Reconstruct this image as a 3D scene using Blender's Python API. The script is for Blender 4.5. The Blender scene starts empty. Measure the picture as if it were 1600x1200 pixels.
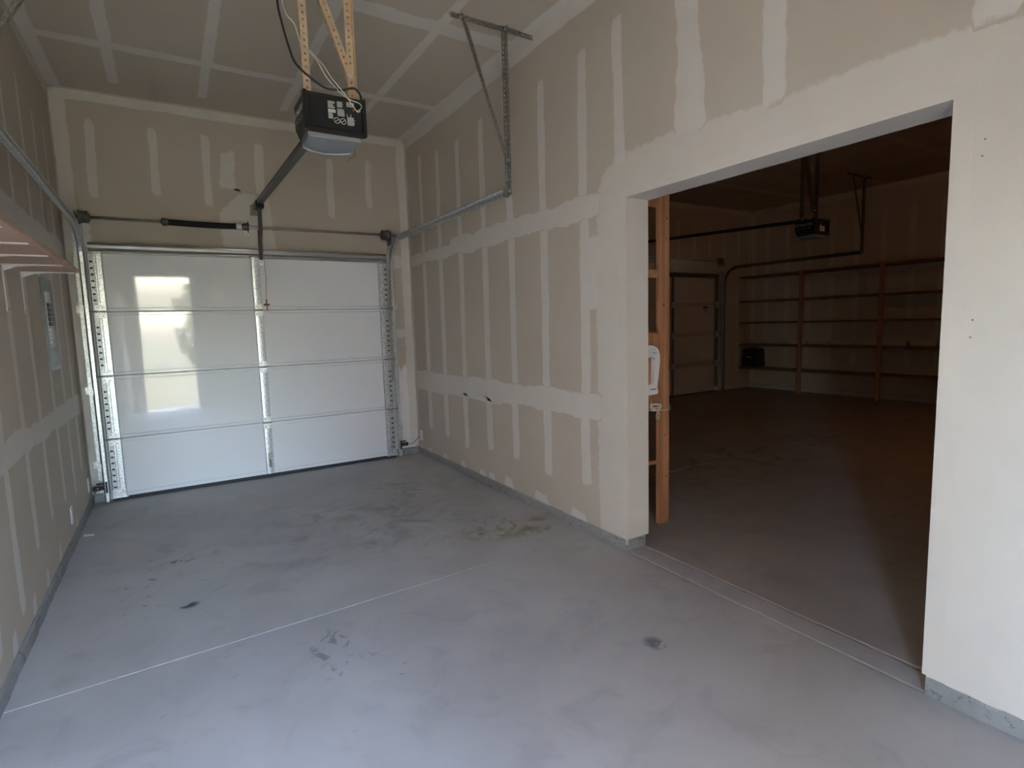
import bpy, math, random
from mathutils import Vector, Matrix
random.seed(7)
S = bpy.context.scene
COL = S.collection

# ------------------------------------------------------------------ camera
cam_d = bpy.data.cameras.new('camera'); cam = bpy.data.objects.new('camera', cam_d); COL.objects.link(cam)
yaw, pit, rol = .5501, -.1088, -.0287
fw = Vector((math.sin(yaw)*math.cos(pit), math.cos(yaw)*math.cos(pit), math.sin(pit)))
rt = Vector((math.cos(yaw), -math.sin(yaw), 0)); up = rt.cross(fw)
r2 = math.cos(rol)*rt + math.sin(rol)*up; u2 = -math.sin(rol)*rt + math.cos(rol)*up
CAM = Vector((-2.2711, -5.7433, 1.4045))
cam.matrix_world = Matrix(((r2.x, u2.x, -fw.x, CAM.x), (r2.y, u2.y, -fw.y, CAM.y), (r2.z, u2.z, -fw.z, CAM.z), (0, 0, 0, 1)))
cam_d.sensor_width = 36; cam_d.lens = 863.92/1600*36; cam_d.clip_start = .02
S.camera = cam

# ------------------------------------------------------------------ sky, sun, exposure
W = bpy.data.worlds.new('sky'); S.world = W; W.use_nodes = True
nt = W.node_tree; nt.nodes.clear()
sky = nt.nodes.new('ShaderNodeTexSky'); sky.sky_type = 'NISHITA'; sky.sun_disc = False
sky.sun_elevation = math.radians(48); sky.sun_rotation = math.radians(95); sky.air_density = 1.0; sky.dust_density = 2.2; sky.ozone_density = 1.0
bg = nt.nodes.new('ShaderNodeBackground'); bg.inputs[1].default_value = 1.0
wo = nt.nodes.new('ShaderNodeOutputWorld')
hz = nt.nodes.new('ShaderNodeMix'); hz.data_type = 'RGBA'; hz.inputs[0].default_value = .05   # thin white overcast over the blue
lum = nt.nodes.new('ShaderNodeRGBToBW'); nt.links.new(sky.outputs[0], lum.inputs[0]); nt.links.new(lum.outputs[0], hz.inputs[7])
nt.links.new(sky.outputs[0], hz.inputs[6]); nt.links.new(hz.outputs[2], bg.inputs[0]); nt.links.new(bg.outputs[0], wo.inputs[0])
sun_d = bpy.data.lights.new('sun', 'SUN'); sun_d.energy = 1.0; sun_d.angle = .009; sun_d.color = (1, .93, .82)
sun = bpy.data.objects.new('sun', sun_d); COL.objects.link(sun)
sun.rotation_euler = Vector((.74, -.10, .82)).to_track_quat('Z', 'Y').to_euler()
# light portal in the rear doorway: guides the sampling of the sky, gives no light of its own
por_d = bpy.data.lights.new('doorway_portal', 'AREA'); por_d.shape = 'RECTANGLE'; por_d.size = 1.0; por_d.size_y = 2.15
por_d.cycles.is_portal = True
por = bpy.data.objects.new('doorway_portal', por_d); COL.objects.link(por)
por.location = (-2.3, -6.46, 1.05); por.rotation_euler = (math.radians(90), 0, 0)
vs = S.view_settings
vs.view_transform = 'Standard'; vs.look = 'None'; vs.gamma = 1.0; vs.use_curve_mapping = False
vs.exposure = 3.52
S.cycles.max_bounces = 8; S.cycles.diffuse_bounces = 6; S.cycles.glossy_bounces = 4
S.cycles.transparent_max_bounces = 16
S.cycles.use_denoising = True; S.cycles.use_adaptive_sampling = True; S.cycles.adaptive_threshold = .045
S.cycles.sample_clamp_indirect = 20

# ------------------------------------------------------------------ dimensions (metres)
WL = 2.9316        # left wall at x = -WL, right wall (partition) at x = 0, back wall at y = 0
H = 3.3526
Y1, Y2, HO = -3.3265, -4.8903, 2.103   # opening in the partition
TH = .179                               # partition thickness
HC = .072                               # concrete curb height
YR = -6.30                              # rear wall
X2, YB2, H2 = 7.65, 1.24, 3.45          # next bay

# ------------------------------------------------------------------ materials
def mat(name, col, rough=.6, metal=0., bump=None, var=None, spec=.5, coat=0.):
    m = bpy.data.materials.new(name); m.use_nodes = True
    n = m.node_tree.nodes; l = m.node_tree.links
    b = n['Principled BSDF']
    b.inputs['Base Color'].default_value = (*col, 1); b.inputs['Roughness'].default_value = rough
    b.inputs['Metallic'].default_value = metal; b.inputs['Specular IOR Level'].default_value = spec
    if coat: b.inputs['Coat Weight'].default_value = coat; b.inputs['Coat Roughness'].default_value = .05
    tc = n.new('ShaderNodeTexCoord')
    if var:   # (scale, second colour, detail, low, high)
        sc, c2, det, lo, hi = var
        no = n.new('ShaderNodeTexNoise'); no.inputs['Scale'].default_value = sc; no.inputs['Detail'].default_value = det
        l.new(tc.outputs['Object'], no.inputs['Vector'])
        cr = n.new('ShaderNodeValToRGB'); cr.color_ramp.elements[0].position = lo; cr.color_ramp.elements[1].position = hi
        cr.color_ramp.elements[0].color = (*col, 1); cr.color_ramp.elements[1].color = (*c2, 1)
        l.new(no.outputs['Fac'], cr.inputs[0]); l.new(cr.outputs[0], b.inputs['Base Color'])
    if bump:  # (scale, strength, distance)
        nb = n.new('ShaderNodeTexNoise'); nb.inputs['Scale'].default_value = bump[0]; nb.inputs['Detail'].default_value = 4
        l.new(tc.outputs['Object'], nb.inputs['Vector'])
        bp = n.new('ShaderNodeBump'); bp.inputs['Strength'].default_value = bump[1]; bp.inputs['Distance'].default_value = bump[2]
        l.new(nb.outputs['Fac'], bp.inputs['Height']); l.new(bp.outputs[0], b.inputs['Normal'])
    return m

def mud_mat(name, col, c2, pa=(.515, .455, .385), pb=(.545, .485, .415)):
    """joint compound feathered out into the drywall paper (attribute 'feather' runs 0 at the rim to 1)"""
    m = mat(name, col, .8, bump=(60, .10, .002), var=(7, c2, 4, .3, .7), spec=.3)
    n = m.node_tree.nodes; l = m.node_tree.links; b = n['Principled BSDF']
    mudc = b.inputs['Base Color'].links[0].from_socket
    tc = n.new('ShaderNodeTexCoord')
    pn = n.new('ShaderNodeTexNoise'); pn.inputs['Scale'].default_value = 1.3; pn.inputs['Detail'].default_value = 3; l.new(tc.outputs['Object'], pn.inputs['Vector'])
    pr = n.new('ShaderNodeValToRGB'); pr.color_ramp.elements[0].position = .35; pr.color_ramp.elements[1].position = .65
    pr.color_ramp.elements[0].color = (*pa, 1); pr.color_ramp.elements[1].color = (*pb, 1); l.new(pn.outputs['Fac'], pr.inputs[0])
    at = n.new('ShaderNodeAttribute'); at.attribute_name = 'feather'
    no = n.new('ShaderNodeTexNoise'); no.inputs['Scale'].default_value = 22; no.inputs['Detail'].default_value = 5
    l.new(tc.outputs['Object'], no.inputs['Vector'])
    a1 = n.new('ShaderNodeMath'); a1.operation = 'MULTIPLY_ADD'; a1.inputs[1].default_value = .9; a1.inputs[2].default_value = -.45
    l.new(no.outputs['Fac'], a1.inputs[0])
    a2 = n.new('ShaderNodeMath'); a2.operation = 'ADD'; l.new(a1.outputs[0], a2.inputs[0]); l.new(at.outputs['Fac'], a2.inputs[1])
    mr = n.new('ShaderNodeMapRange'); mr.interpolation_type = 'SMOOTHSTEP'
    mr.inputs['From Min'].default_value = .25; mr.inputs['From Max'].default_value = .62
    l.new(a2.outputs[0], mr.inputs['Value'])
    mx = n.new('ShaderNodeMix'); mx.data_type = 'RGBA'
    l.new(mr.outputs[0], mx.inputs[0]); l.new(pr.outputs[0], mx.inputs[6]); l.new(mudc, mx.inputs[7]); l.new(mx.outputs[2], b.inputs['Base Color'])
    return m

M = {}
M['paper'] = mat('drywall_paper', (.515, .455, .385), .85, bump=(180, .05, .001), var=(1.3, (.545, .485, .415), 3, .35, .65), spec=.3)
M['mud'] = mud_mat('joint_compound', (.67, .635, .59), (.64, .605, .56))
M['skim'] = mud_mat('skim_coat', (.645, .605, .55), (.625, .585, .53))
M['skim_solid'] = mat('skim_coat_trim', (.645, .605, .55), .7, var=(3, (.625, .585, .53), 3, .35, .65), spec=.35)
M['door'] = mat('white_door_enamel', (.83, .85, .875), .035, bump=(2.2, .05, .01), spec=.55)
M['galv'] = mat('galvanized_steel', (.55, .57, .58), .38, .85, bump=(90, .1, .001), var=(70, (.78, .80, .81), 2, .4, .6))
M['galvdark'] = mat('weathered_steel', (.30, .29, .27), .45, .8, var=(50, (.42, .40, .37), 2, .4, .6))
M['zinc'] = mat('yellow_zinc_steel', (.70, .52, .36), .42, .6, var=(30, (.80, .64, .48), 3, .35, .65))
M['darksteel'] = mat('unlit_brown_steel', (.16, .13, .10), .4, .8)  # far room hardware: its lack of light put into a dark colour
M['shaft'] = mat('bare_steel_shaft', (.62, .58, .52), .3, .9)
M['drum'] = mat('dark_cast_metal', (.10, .095, .085), .5, .5, var=(30, (.15, .14, .13), 3, .4, .6))
M['spring'] = mat('oiled_black_spring', (.022, .018, .02), .35, .4)
M['black'] = mat('black_plastic', (.012, .012, .014), .32, spec=.5, bump=(300, .05, .001))
M['gloss'] = mat('glossy_black_label', (.008, .01, .012), .12, spec=.6)
M['rubber'] = mat('black_rubber', (.02, .02, .024), .6)
M['hole'] = mat('punched_hole', (.05, .05, .05), .8)
M['lens'] = mat('grey_lens_plastic', (.24, .25, .27), .45)
M['lenslip'] = mat('pale_lens_plastic', (.50, .52, .55), .35)
M['print'] = mat('pale_print', (.55, .53, .5), .6)
M['printw'] = mat('white_print', (.8, .8, .78), .6)
M['white'] = mat('white_plastic', (.78, .78, .77), .35)
M['bracket'] = mat('white_painted_steel', (.70, .70, .70), .4)
M['red'] = mat('red_plastic', (.20, .035, .035), .45)
M['redcord'] = mat('red_cord', (.45, .16, .14), .8)
M['cordw'] = mat('cream_wire', (.70, .66, .55), .5)
M['cordt'] = mat('cream_cord', (.66, .60, .50), .6)
M['panel'] = mat('grey_panel_enamel', (.15, .165, .175), .35, .3)
M['panelin'] = mat('panel_inner_steel', (.42, .45, .47), .35, .5)
M['breaker'] = mat('black_breaker', (.025, .025, .028), .4)
M['paperlabel'] = mat('paper_label', (.62, .60, .58), .7)
M['weather'] = mat('dark_seal', (.025, .028, .035), .7)

def wood(name, c1, c2, axis='Z', scale=1.0):
    m = mat(name, c1, .65, bump=(60, .08, .002), spec=.3)
    n = m.node_tree.nodes; l = m.node_tree.links; b = n['Principled BSDF']
    tc = n.new('ShaderNodeTexCoord'); mp = n.new('ShaderNodeMapping')
    s = [28*scale, 28*scale, 28*scale]; s['XYZ'.index(axis)] = 1.3*scale
    mp.inputs['Scale'].default_value = s; l.new(tc.outputs['Object'], mp.inputs[0])
    no = n.new('ShaderNodeTexNoise'); no.inputs['Scale'].default_value = 1.0; no.inputs['Detail'].default_value = 6; no.inputs['Distortion'].default_value = .6
    l.new(mp.outputs[0], no.inputs['Vector'])
    cr = n.new('ShaderNodeValToRGB'); cr.color_ramp.elements[0].position = .32; cr.color_ramp.elements[1].position = .68
    cr.color_ramp.elements[0].color = (*c1, 1); cr.color_ramp.elements[1].color = (*c2, 1)
    l.new(no.outputs['Fac'], cr.inputs[0]); l.new(cr.outputs[0], b.inputs['Base Color'])
    return m
M['pine_z'] = wood('pine_upright', (.37, .165, .075), (.52, .27, .14), 'Z')
M['pine_y'] = wood('pine_board', (.37, .17, .08), (.50, .27, .14), 'Y')
M['ply'] = wood('plywood_panel', (.38, .17, .08), (.48, .25, .12), 'Z', .6)
M['particle'] = mat('particle_board', (.46, .30, .22), .75, var=(45, (.54, .37, .28), 4, .3, .7), bump=(120, .1, .001))

def concrete(name, c1, c2, c3, stains=False):
    m = mat(name, c1, .62, bump=(35, .10, .004), spec=.35)
    n = m.node_tree.nodes; l = m.node_tree.links; b = n['Principled BSDF']
    tc = n.new('ShaderNodeTexCoord'); geo = n.new('ShaderNodeNewGeometry'); pos = geo.outputs['Position']
    def noise(sc, det, dist=0.):
        q = n.new('ShaderNodeTexNoise'); q.inputs['Scale'].default_value = sc; q.inputs['Detail'].default_value = det
        q.inputs['Distortion'].default_value = dist; q.inputs['Roughness'].default_value = .6
        l.new(pos, q.inputs['Vector']); return q.outputs['Fac']
    def ramp(f, lo, hi):
        q = n.new('ShaderNodeMapRange'); q.interpolation_type = 'SMOOTHSTEP'
        q.inputs['From Min'].default_value = lo; q.inputs['From Max'].default_value = hi; l.new(f, q.inputs['Value']); return q.outputs[0]
    def mix(f, a, c):
        q = n.new('ShaderNodeMix'); q.data_type = 'RGBA'
        if isinstance(f, float): q.inputs[0].default_value = f
        else: l.new(f, q.inputs[0])
        if isinstance(a, tuple): q.inputs[6].default_value = (*a, 1)
        else: l.new(a, q.inputs[6])
        if isinstance(c, tuple): q.inputs[7].default_value = (*c, 1)
        else: l.new(c, q.inputs[7])
        return q.outputs[2]
    def mul(a, c):
        q = n.new('ShaderNodeMath'); q.operation = 'MULTIPLY'; l.new(a, q.inputs[0])
        if isinstance(c, float): q.inputs[1].default_value = c
        else: l.new(c, q.inputs[1])
        return q.outputs[0]
    c = mix(ramp(noise(1.1, 7, .8), .34, .66), c1, c2)
    c = mix(mul(ramp(noise(3.7, 8, 1.2), .5, .75), .55), c, c3)
    c = mix(mul(ramp(noise(.55, 4, .4), .52, .70), .45), c, tuple(v*.86 for v in c1))
    if stains:
        for (x, y, rx, ry, colr, sc, lo, hi, amt) in stains:
            mp = n.new('ShaderNodeVectorMath'); mp.operation = 'SUBTRACT'; mp.inputs[1].default_value = (x, y, 0); l.new(pos, mp.inputs[0])
            m2 = n.new('ShaderNodeVectorMath'); m2.operation = 'DIVIDE'; m2.inputs[1].default_value = (rx, ry, 1); l.new(mp.outputs[0], m2.inputs[0])
            ln = n.new('ShaderNodeVectorMath'); ln.operation = 'LENGTH'; l.new(m2.outputs[0], ln.inputs[0])
            near = ramp(ln.outputs['Value'], 1.0, .3)
            f = mul(mul(near, ramp(noise(sc, 5, 1.5), lo, hi)), amt)
            c = mix(f, c, colr)
    l.new(c, b.inputs['Base Color'])
    return m
ST = [(-.35, -2.56, .48, .26, (.20, .17, .05), 5.0, .40, .62, .75),
      (-.55, -2.45, .40, .30, (.12, .12, .11), 14.0, .58, .66, .7),
      (-.28, -2.72, .22, .07, (.10, .10, .09), 16.0, .5, .6, .8),
      (-2.35, -2.1, .38, .75, (.11, .11, .12), 9.0, .60, .68, .75),
      (-2.30, -2.52, .07, .05, (.05, .05, .055), 12.0, .40, .5, .9),
      (-2.33, -1.84, .12, .05, (.06, .06, .065), 20.0, .48, .55, .85),
      (-1.75, -3.40, .22, .30, (.14, .14, .15), 10.0, .56, .64, .6),
      (-.58, -4.11, .06, .07, (.10, .10, .11), 18.0, .42, .52, .75),
      (-1.2, -1.9, 1.2, .8, (.17, .19, .17), 2.6, .44, .70, .6),
      (-.55, -1.25, .55, .5, (.13, .14, .13), 4.0, .5, .7, .55),
      (2.6, -2.3, 2.2, .9, (.12, .115, .11), 3.0, .45, .7, .6),
      (-1.3, -1.2, 1.4, 1.1, (.11, .11, .11), 17.0, .70, .74, .7),
      (-1.6, -3.9, 1.6, 1.0, (.16, .16, .17), 13.0, .69, .73, .6)]
M['floor'] = concrete('concrete_floor', (.425, .41, .41), (.50, .485, .487), (.345, .335, .33), ST)
M['curb'] = concrete('concrete_curb', (.25, .25, .25), (.32, .32, .32), (.16, .16, .16), [(0, -2.5, 40, 40, (.13, .13, .13), 24, .56, .66, .75)])
M['paper2'] = mat('warmlit_drywall_paper', (.49, .36, .255), .85, bump=(180, .05, .001), var=(1.3, (.52, .39, .28), 3, .35, .65), spec=.3)  # drywall paper tinted brown to carry the far room's warm light
M['mud2'] = mud_mat('warmlit_joint_compound', (.60, .465, .345), (.57, .435, .315), (.49, .36, .255), (.52, .39, .28))  # compound tinted likewise, warm light put into its colour
M['jambpaint'] = mud_mat('white_jamb_paint', (.76, .74, .73), (.74, .72, .71))
M['strut'] = mat('smooth_galvanized_strut', (.40, .40, .385), .42, .75)
M['strutlip'] = mat('bright_strut_lip', (.66, .64, .60), .3, .85)
M['pine_shade'] = wood('shaded_pine_board', (.13, .062, .03), (.18, .09, .045), 'Y')  # far shelf edges lie in shadow; that shade is in the wood colour
M['pine_dim'] = wood('dimmed_pine_upright', (.30, .14, .065), (.38, .19, .095), 'Z')  # darker copy of the pine upright, dimness of the far room included
M['floor2'] = concrete('warmlit_dim_concrete', (.35, .315, .295), (.41, .37, .35), (.28, .25, .23), ST[10:11])  # floor copy with the far room's warm dimness put into its colour
M['door2'] = mat('tan_door_enamel', (.56, .43, .33), .25, spec=.4)  # even tan base colour, browner than the near door
M['joint'] = mat('dusty_joint_filler', (.50, .49, .48), .9, var=(9, (.33, .33, .33), 4, .40, .58))
M['ground'] = mat('grass_ground', (.16, .15, .065), .95, var=(2.5, (.24, .21, .11), 6, .3, .7))
M['casing'] = mat('white_door_casing', (.75, .75, .74), .4)

# ------------------------------------------------------------------ mesh helpers
def wloc(o):
    p = Vector((0, 0, 0))
    while o: p += o.location; o = o.parent
    return p
class MB:
    def __init__(s): s.v = []; s.f = []
    def add(s, vs_, fs):
        b = len(s.v); s.v += [tuple(p) for p in vs_]; s.f += [tuple(b+i for i in f) for f in fs]; return s
    def box(s, x0, x1, y0, y1, z0, z1):
        return s.add([(x0,y0,z0),(x1,y0,z0),(x1,y1,z0),(x0,y1,z0),(x0,y0,z1),(x1,y0,z1),(x1,y1,z1),(x0,y1,z1)],
                     [(0,3,2,1),(4,5,6,7),(0,1,5,4),(1,2,6,5),(2,3,7,6),(3,0,4,7)])
    def bar(s, p0, p1, w, h, upv=(0,0,1)):
        p0, p1 = Vector(p0), Vector(p1); t = (p1-p0).normalized(); a = t.cross(Vector(upv))
        if a.length < 1e-4: a = t.cross(Vector((0,1,0)))
        a.normalize(); b = a.cross(t)
        c = [(-w/2,-h/2),(w/2,-h/2),(w/2,h/2),(-w/2,h/2)]
        return s.add([p0+a*x+b*y for x,y in c]+[p1+a*x+b*y for x,y in c],
                     [(0,1,2,3),(7,6,5,4),(0,4,5,1),(1,5,6,2),(2,6,7,3),(3,7,4,0)])
    def tube(s, pts, r, n=8, caps=True):
        pts = [Vector(p) for p in pts]; k = len(pts); b = len(s.v)
        ref = None
        for i, p in enumerate(pts):
            t = (pts[min(i+1,k-1)]-pts[max(i-1,0)]).normalized()
            if ref is None: ref = t.orthogonal().normalized()
            ref = (ref - t*ref.dot(t)).normalized(); c = t.cross(ref)
            rr = r[i] if isinstance(r, (list, tuple)) else r
            s.v += [tuple(p+rr*(math.cos(2*math.pi*j/n)*ref+math.sin(2*math.pi*j/n)*c)) for j in range(n)]
        for i in range(k-1):
            for j in range(n):
                s.f.append((b+i*n+j, b+i*n+(j+1)%n, b+(i+1)*n+(j+1)%n, b+(i+1)*n+j))
        if caps: s.f.append(tuple(b+j for j in reversed(range(n)))); s.f.append(tuple(b+(k-1)*n+j for j in range(n)))
        return s
    def cyl(s, p0, p1, r, n=16): return s.tube([p0, p1], r, n)
    def prism(s, poly, axis, a0, a1):
        """poly in the two remaining axes (cyclic order), extruded along axis 0/1/2 from a0 to a1"""
        def P(u, v, a): return {0: (a, u, v), 1: (u, a, v), 2: (u, v, a)}[axis]
        k = len(poly)
        return s.add([P(u,v,a0) for u,v in poly]+[P(u,v,a1) for u,v in poly],
                     [tuple(range(k)), tuple(range(2*k-1, k-1, -1))]+[(i, k+i, k+(i+1)%k, (i+1)%k) for i in range(k)])
    def sheet(s, rows):
        b = len(s.v); m_ = len(rows[0])
        for r in rows: s.v += [tuple(p) for p in r]
        for i in range(len(rows)-1):
            for j in range(m_-1): s.f.append((b+i*m_+j, b+i*m_+j+1, b+(i+1)*m_+j+1, b+(i+1)*m_+j))
        return s
    def build(s, name, m, parent=None, smooth=False, bevel=0., solid=0., base=False):
        off = Vector((0,0,0))
        if parent is None and base and s.v:
            xs = [p[0] for p in s.v]; ys = [p[1] for p in s.v]; zs = [p[2] for p in s.v]
            off = Vector(((min(xs)+max(xs))/2, (min(ys)+max(ys))/2, min(zs)))
        me = bpy.data.meshes.new(name); me.from_pydata([tuple(Vector(p)-off) for p in s.v], [], s.f); me.update()
        import bmesh
        bm = bmesh.new(); bm.from_mesh(me); bmesh.ops.recalc_face_normals(bm, faces=bm.faces); bm.to_mesh(me); bm.free()
        me.materials.append(M[m] if isinstance(m, str) else m)
        if smooth:
            for p in me.polygons: p.use_smooth = True
        o = bpy.data.objects.new(name, me); COL.objects.link(o)
        if parent: o.parent = parent; o.location = -wloc(parent)
        else: o.location = off
        if solid:
            md = o.modifiers.new('thickness', 'SOLIDIFY'); md.thickness = solid; md.offset = 0
        if bevel:
            md = o.modifiers.new('edges', 'BEVEL'); md.width = bevel; md.segments = 2; md.limit_method = 'ANGLE'
        return o
def tag(o, label, cat, group=None, kind=None):
    o['label'] = label; o['category'] = cat
    if group: o['group'] = group
    if kind: o['kind'] = kind
    return o
def thing(name, label, cat, loc, group=None):
    o = bpy.data.objects.new(name, None); o.empty_display_size = .1; COL.objects.link(o); o.location = loc
    return tag(o, label, cat, group)
def text_mesh(body, size):
    c = bpy.data.curves.new('lettering', 'FONT'); c.body = body; c.size = size; c.extrude = .0004; c.align_x = 'CENTER'
    t = bpy.data.objects.new('lettering', c); COL.objects.link(t)
    dg = bpy.context.evaluated_depsgraph_get()
    me = bpy.data.meshes.new_from_object(t.evaluated_get(dg)); bpy.data.objects.remove(t); return me
def put_text(name, body, size, m, parent, loc, right, upv):
    me = text_mesh(body, size); me.materials.clear(); me.materials.append(M[m])
    o = bpy.data.objects.new(name, me); COL.objects.link(o)
    r, u = Vector(right).normalized(), Vector(upv).normalized(); k = r.cross(u)
    o.parent = parent; L = Vector(loc)-wloc(parent)
    o.matrix_local = Matrix(((r.x,u.x,k.x,L.x),(r.y,u.y,k.y,L.y),(r.z,u.z,k.z,L.z),(0,0,0,1)))
    return o
def perf(mb, p0, p1, da, db, w=.032, pitch=.030, hole=.011):
    """slotted steel angle from p0 to p1 with flanges along da and db, each with a row of real holes"""
    p0, p1 = Vector(p0), Vector(p1); t = (p1-p0); L = t.length; t.normalize()
    k = max(1, int(L/pitch)); pt = L/k
    for d in (da, db):
        d = Vector(d); d = (d - t*d.dot(t)).normalized()
        us = [0, w/2-hole/2, w/2+hole/2, w]
        for i in range(k):
            ts = [i*pt, i*pt+pt/2-hole/2, i*pt+pt/2+hole/2, (i+1)*pt]
            g = [[p0+t*a+d*u for u in us] for a in ts]; b = len(mb.v)
            mb.v += [tuple(q) for r in g for q in r]
            for a in range(3):
                for c in range(3):
                    if a == 1 and c == 1: continue
                    mb.f.append((b+a*4+c, b+a*4+c+1, b+a*4+c+5, b+a*4+c+4))
    return mb

# ------------------------------------------------------------------ structure
fl = MB().box(-WL-.3, X2+.3, YR-.3, YB2+.3, -.30, -.012).build('floor', 'joint'); tag(fl, 'grey concrete garage floor slab with pale saw-cut joints', 'floor', kind='structure')
def slab(poly, g=.0028, m='floor'):
    """one poured slab between joints, its rim eased down into the joint"""
    cx = sum(p[0] for p in poly)/len(poly); cy = sum(p[1] for p in poly)/len(poly)
    def ins(d):
        out = []
        for i, (x, y) in enumerate(poly):
            a = Vector(poly[i-1]); b = Vector((x, y)); c = Vector(poly[(i+1) % len(poly)])
            e1 = (b-a).normalized(); e2 = (c-b).normalized()
            n1 = Vector((-e1.y, e1.x)); n2 = Vector((-e2.y, e2.x)); q = (n1+n2).normalized()
            out.append(b + q*d/max(.3, q.dot(n1)))
        return out
    a, b = ins(g*.5), ins(g*1.2); k = len(poly); mb = MB()
    mb.add([(p.x, p.y, -.012) for p in a]+[(p.x, p.y, -.003) for p in a]+[(p.x, p.y, 0) for p in b],
           [tuple(range(2*k, 3*k))]+[(i, (i+1) % k, k+(i+1) % k, k+i) for i in range(k)]+[(k+i, k+(i+1) % k, 2*k+(i+1) % k, 2*k+i) for i in range(k)])
    return mb.build('concrete_slab', m, fl)
XE, YE, YS = X2+.3, YB2+.3, YR-.3
slab([(-WL-.3, -3.08), (0, -2.955), (0, YE), (-WL-.3, YE)])
slab([(-WL-.3, YS), (0, YS), (0, -2.955), (-WL-.3, -3.08)])
slab([(0, YS), (.15, YS), (.15, YE), (0, YE)], .014)
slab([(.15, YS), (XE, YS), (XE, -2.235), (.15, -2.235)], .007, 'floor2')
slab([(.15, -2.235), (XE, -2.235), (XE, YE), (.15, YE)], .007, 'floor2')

ce = MB().box(-WL-.3, .10, YR-.3, .3, H, H+.25).build('ceiling', 'paper'); tag(ce, 'unpainted drywall ceiling of the near bay with taped joints', 'ceiling', kind='structure')
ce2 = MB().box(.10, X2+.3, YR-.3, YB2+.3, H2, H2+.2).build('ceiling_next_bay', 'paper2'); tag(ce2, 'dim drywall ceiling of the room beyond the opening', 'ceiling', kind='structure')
wl = MB().box(-WL-.2, -WL, YR-.2, .2, HC, H+.1).build('wall_left', 'paper'); tag(wl, 'left drywall wall with vertical stripes of joint compound', 'wall', kind='structure')
wb = MB().box(-WL-.2, 0, 0, .2, -.01, H+.1).build('wall_back', 'paper'); tag(wb, 'back drywall wall around the white garage door', 'wall', kind='structure')
m = MB()
m.box(0, TH, Y1, YB2+.1, HC, H2+.1); m.box(0, TH, Y2, Y1, HO, H2+.1); m.box(0, TH, YR-.1, Y2, HC, H2+.1)
wr = m.build('wall_right', 'paper'); tag(wr, 'right drywall partition with a wide cream-edged opening', 'wall', kind='structure')
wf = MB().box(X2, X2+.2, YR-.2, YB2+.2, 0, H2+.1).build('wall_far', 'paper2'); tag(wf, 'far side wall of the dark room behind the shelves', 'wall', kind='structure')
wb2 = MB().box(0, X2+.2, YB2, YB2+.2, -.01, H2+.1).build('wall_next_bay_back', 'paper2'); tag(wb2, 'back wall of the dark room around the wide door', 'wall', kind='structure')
DX0, DX1, DZ = -2.71, -1.89, 2.05
m = MB(); m.box(-WL-.2, DX0, YR-.15, YR, -.01, H+.1); m.box(DX0, DX1, YR-.15, YR, DZ, H+.1); m.box(DX1, X2+.2, YR-.15, YR, -.01, H2+.1)
wre = m.build('wall_rear', 'paper'); tag(wre, 'rear wall behind the camera with an open doorway to daylight', 'wall', kind='structure')
m = MB(); m.box(DX0-.07, DX0, YR, YR+.015, 0, DZ+.07); m.box(DX1, DX1+.07, YR, YR+.015, 0, DZ+.07); m.box(DX0, DX1, YR, YR+.015, DZ, DZ+.07)
tag(m.build('trim_1', 'casing'), 'white casing around the rear doorway behind the camera', 'trim', kind='structure')
g = MB().box(-60, 60, -90, YR-.15, -.35, -.08).build('ground', 'ground'); tag(g, 'grassy ground outside the rear doorway', 'ground', kind='structure')

ow = MB().box(-4.75, -4.55, -19, -8.0, -.2, 3.6)  # unseen wall added to keep sky light off the near right wall
M['blocker'] = mat('blocker_grey', (.26, .26, .27), .8, var=(6, (.29, .29, .30), 4, .3, .7))
ow = ow.build('wall_light_blocker', 'blocker'); tag(ow, 'added unseen grey siding wall outside the rear doorway', 'wall', kind='structure')

# concrete stem curbs under the drywall
def curb(name, segs, label):
    """low rough concrete kerb; segs are (x0,x1,y0,y1) boxes, the long side subdivided and jittered"""
    m = MB()
    for (x0, x1, y0, y1) in segs:
        lng = 0 if x1-x0 > y1-y0 else 1; a0, a1 = (x0, x1) if lng == 0 else (y0, y1); k = max(2, int((a1-a0)/.05)); rows = []
        for i in range(k+1):
            a = a0+(a1-a0)*i/k
            def j(s=.008): return random.uniform(-s, s) if 0 < i < k else 0
            c0, c1 = (y0, y1) if lng == 0 else (x0, x1)
            prof = [(c0+j(.003), -.005), (c0+j(.003), .03+j()), (c0+j(.004), HC-.012+j()), (c0+.006, HC), (c1-.006, HC), (c1+j(.004), HC-.012+j()), (c1+j(.003), .03+j()), (c1+j(.003), -.005)]
            rows.append([(a, p, z) if lng == 0 else (p, a, z) for p, z in prof])
        b = len(m.v); m.sheet(rows); n8 = 8
        m.f.append(tuple(b+q for q in range(n8))); m.f.append(tuple(b+k*n8+q for q in reversed(range(n8))))
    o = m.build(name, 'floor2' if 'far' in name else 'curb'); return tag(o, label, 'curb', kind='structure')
curb('baseboard_right', [(-.006, TH-.012, Y1+.008, -.002), (-.004, TH-.012, YR, Y2-.010)], 'chipped grey concrete kerb under the right wall')
curb('baseboard_left', [(-WL-.15, -WL+.012, YR, -.002)], 'grey concrete kerb under the left wall')
curb('baseboard_back', [(-WL+.012, -2.83, -.02, .01), (-.25, -.006, -.02, .01)], 'short concrete kerbs on both sides of the white garage door')
curb('baseboard_far', [(X2-.03, X2+.02, YR, YB2)], 'dark concrete kerb under the shelves in the far room')

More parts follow.
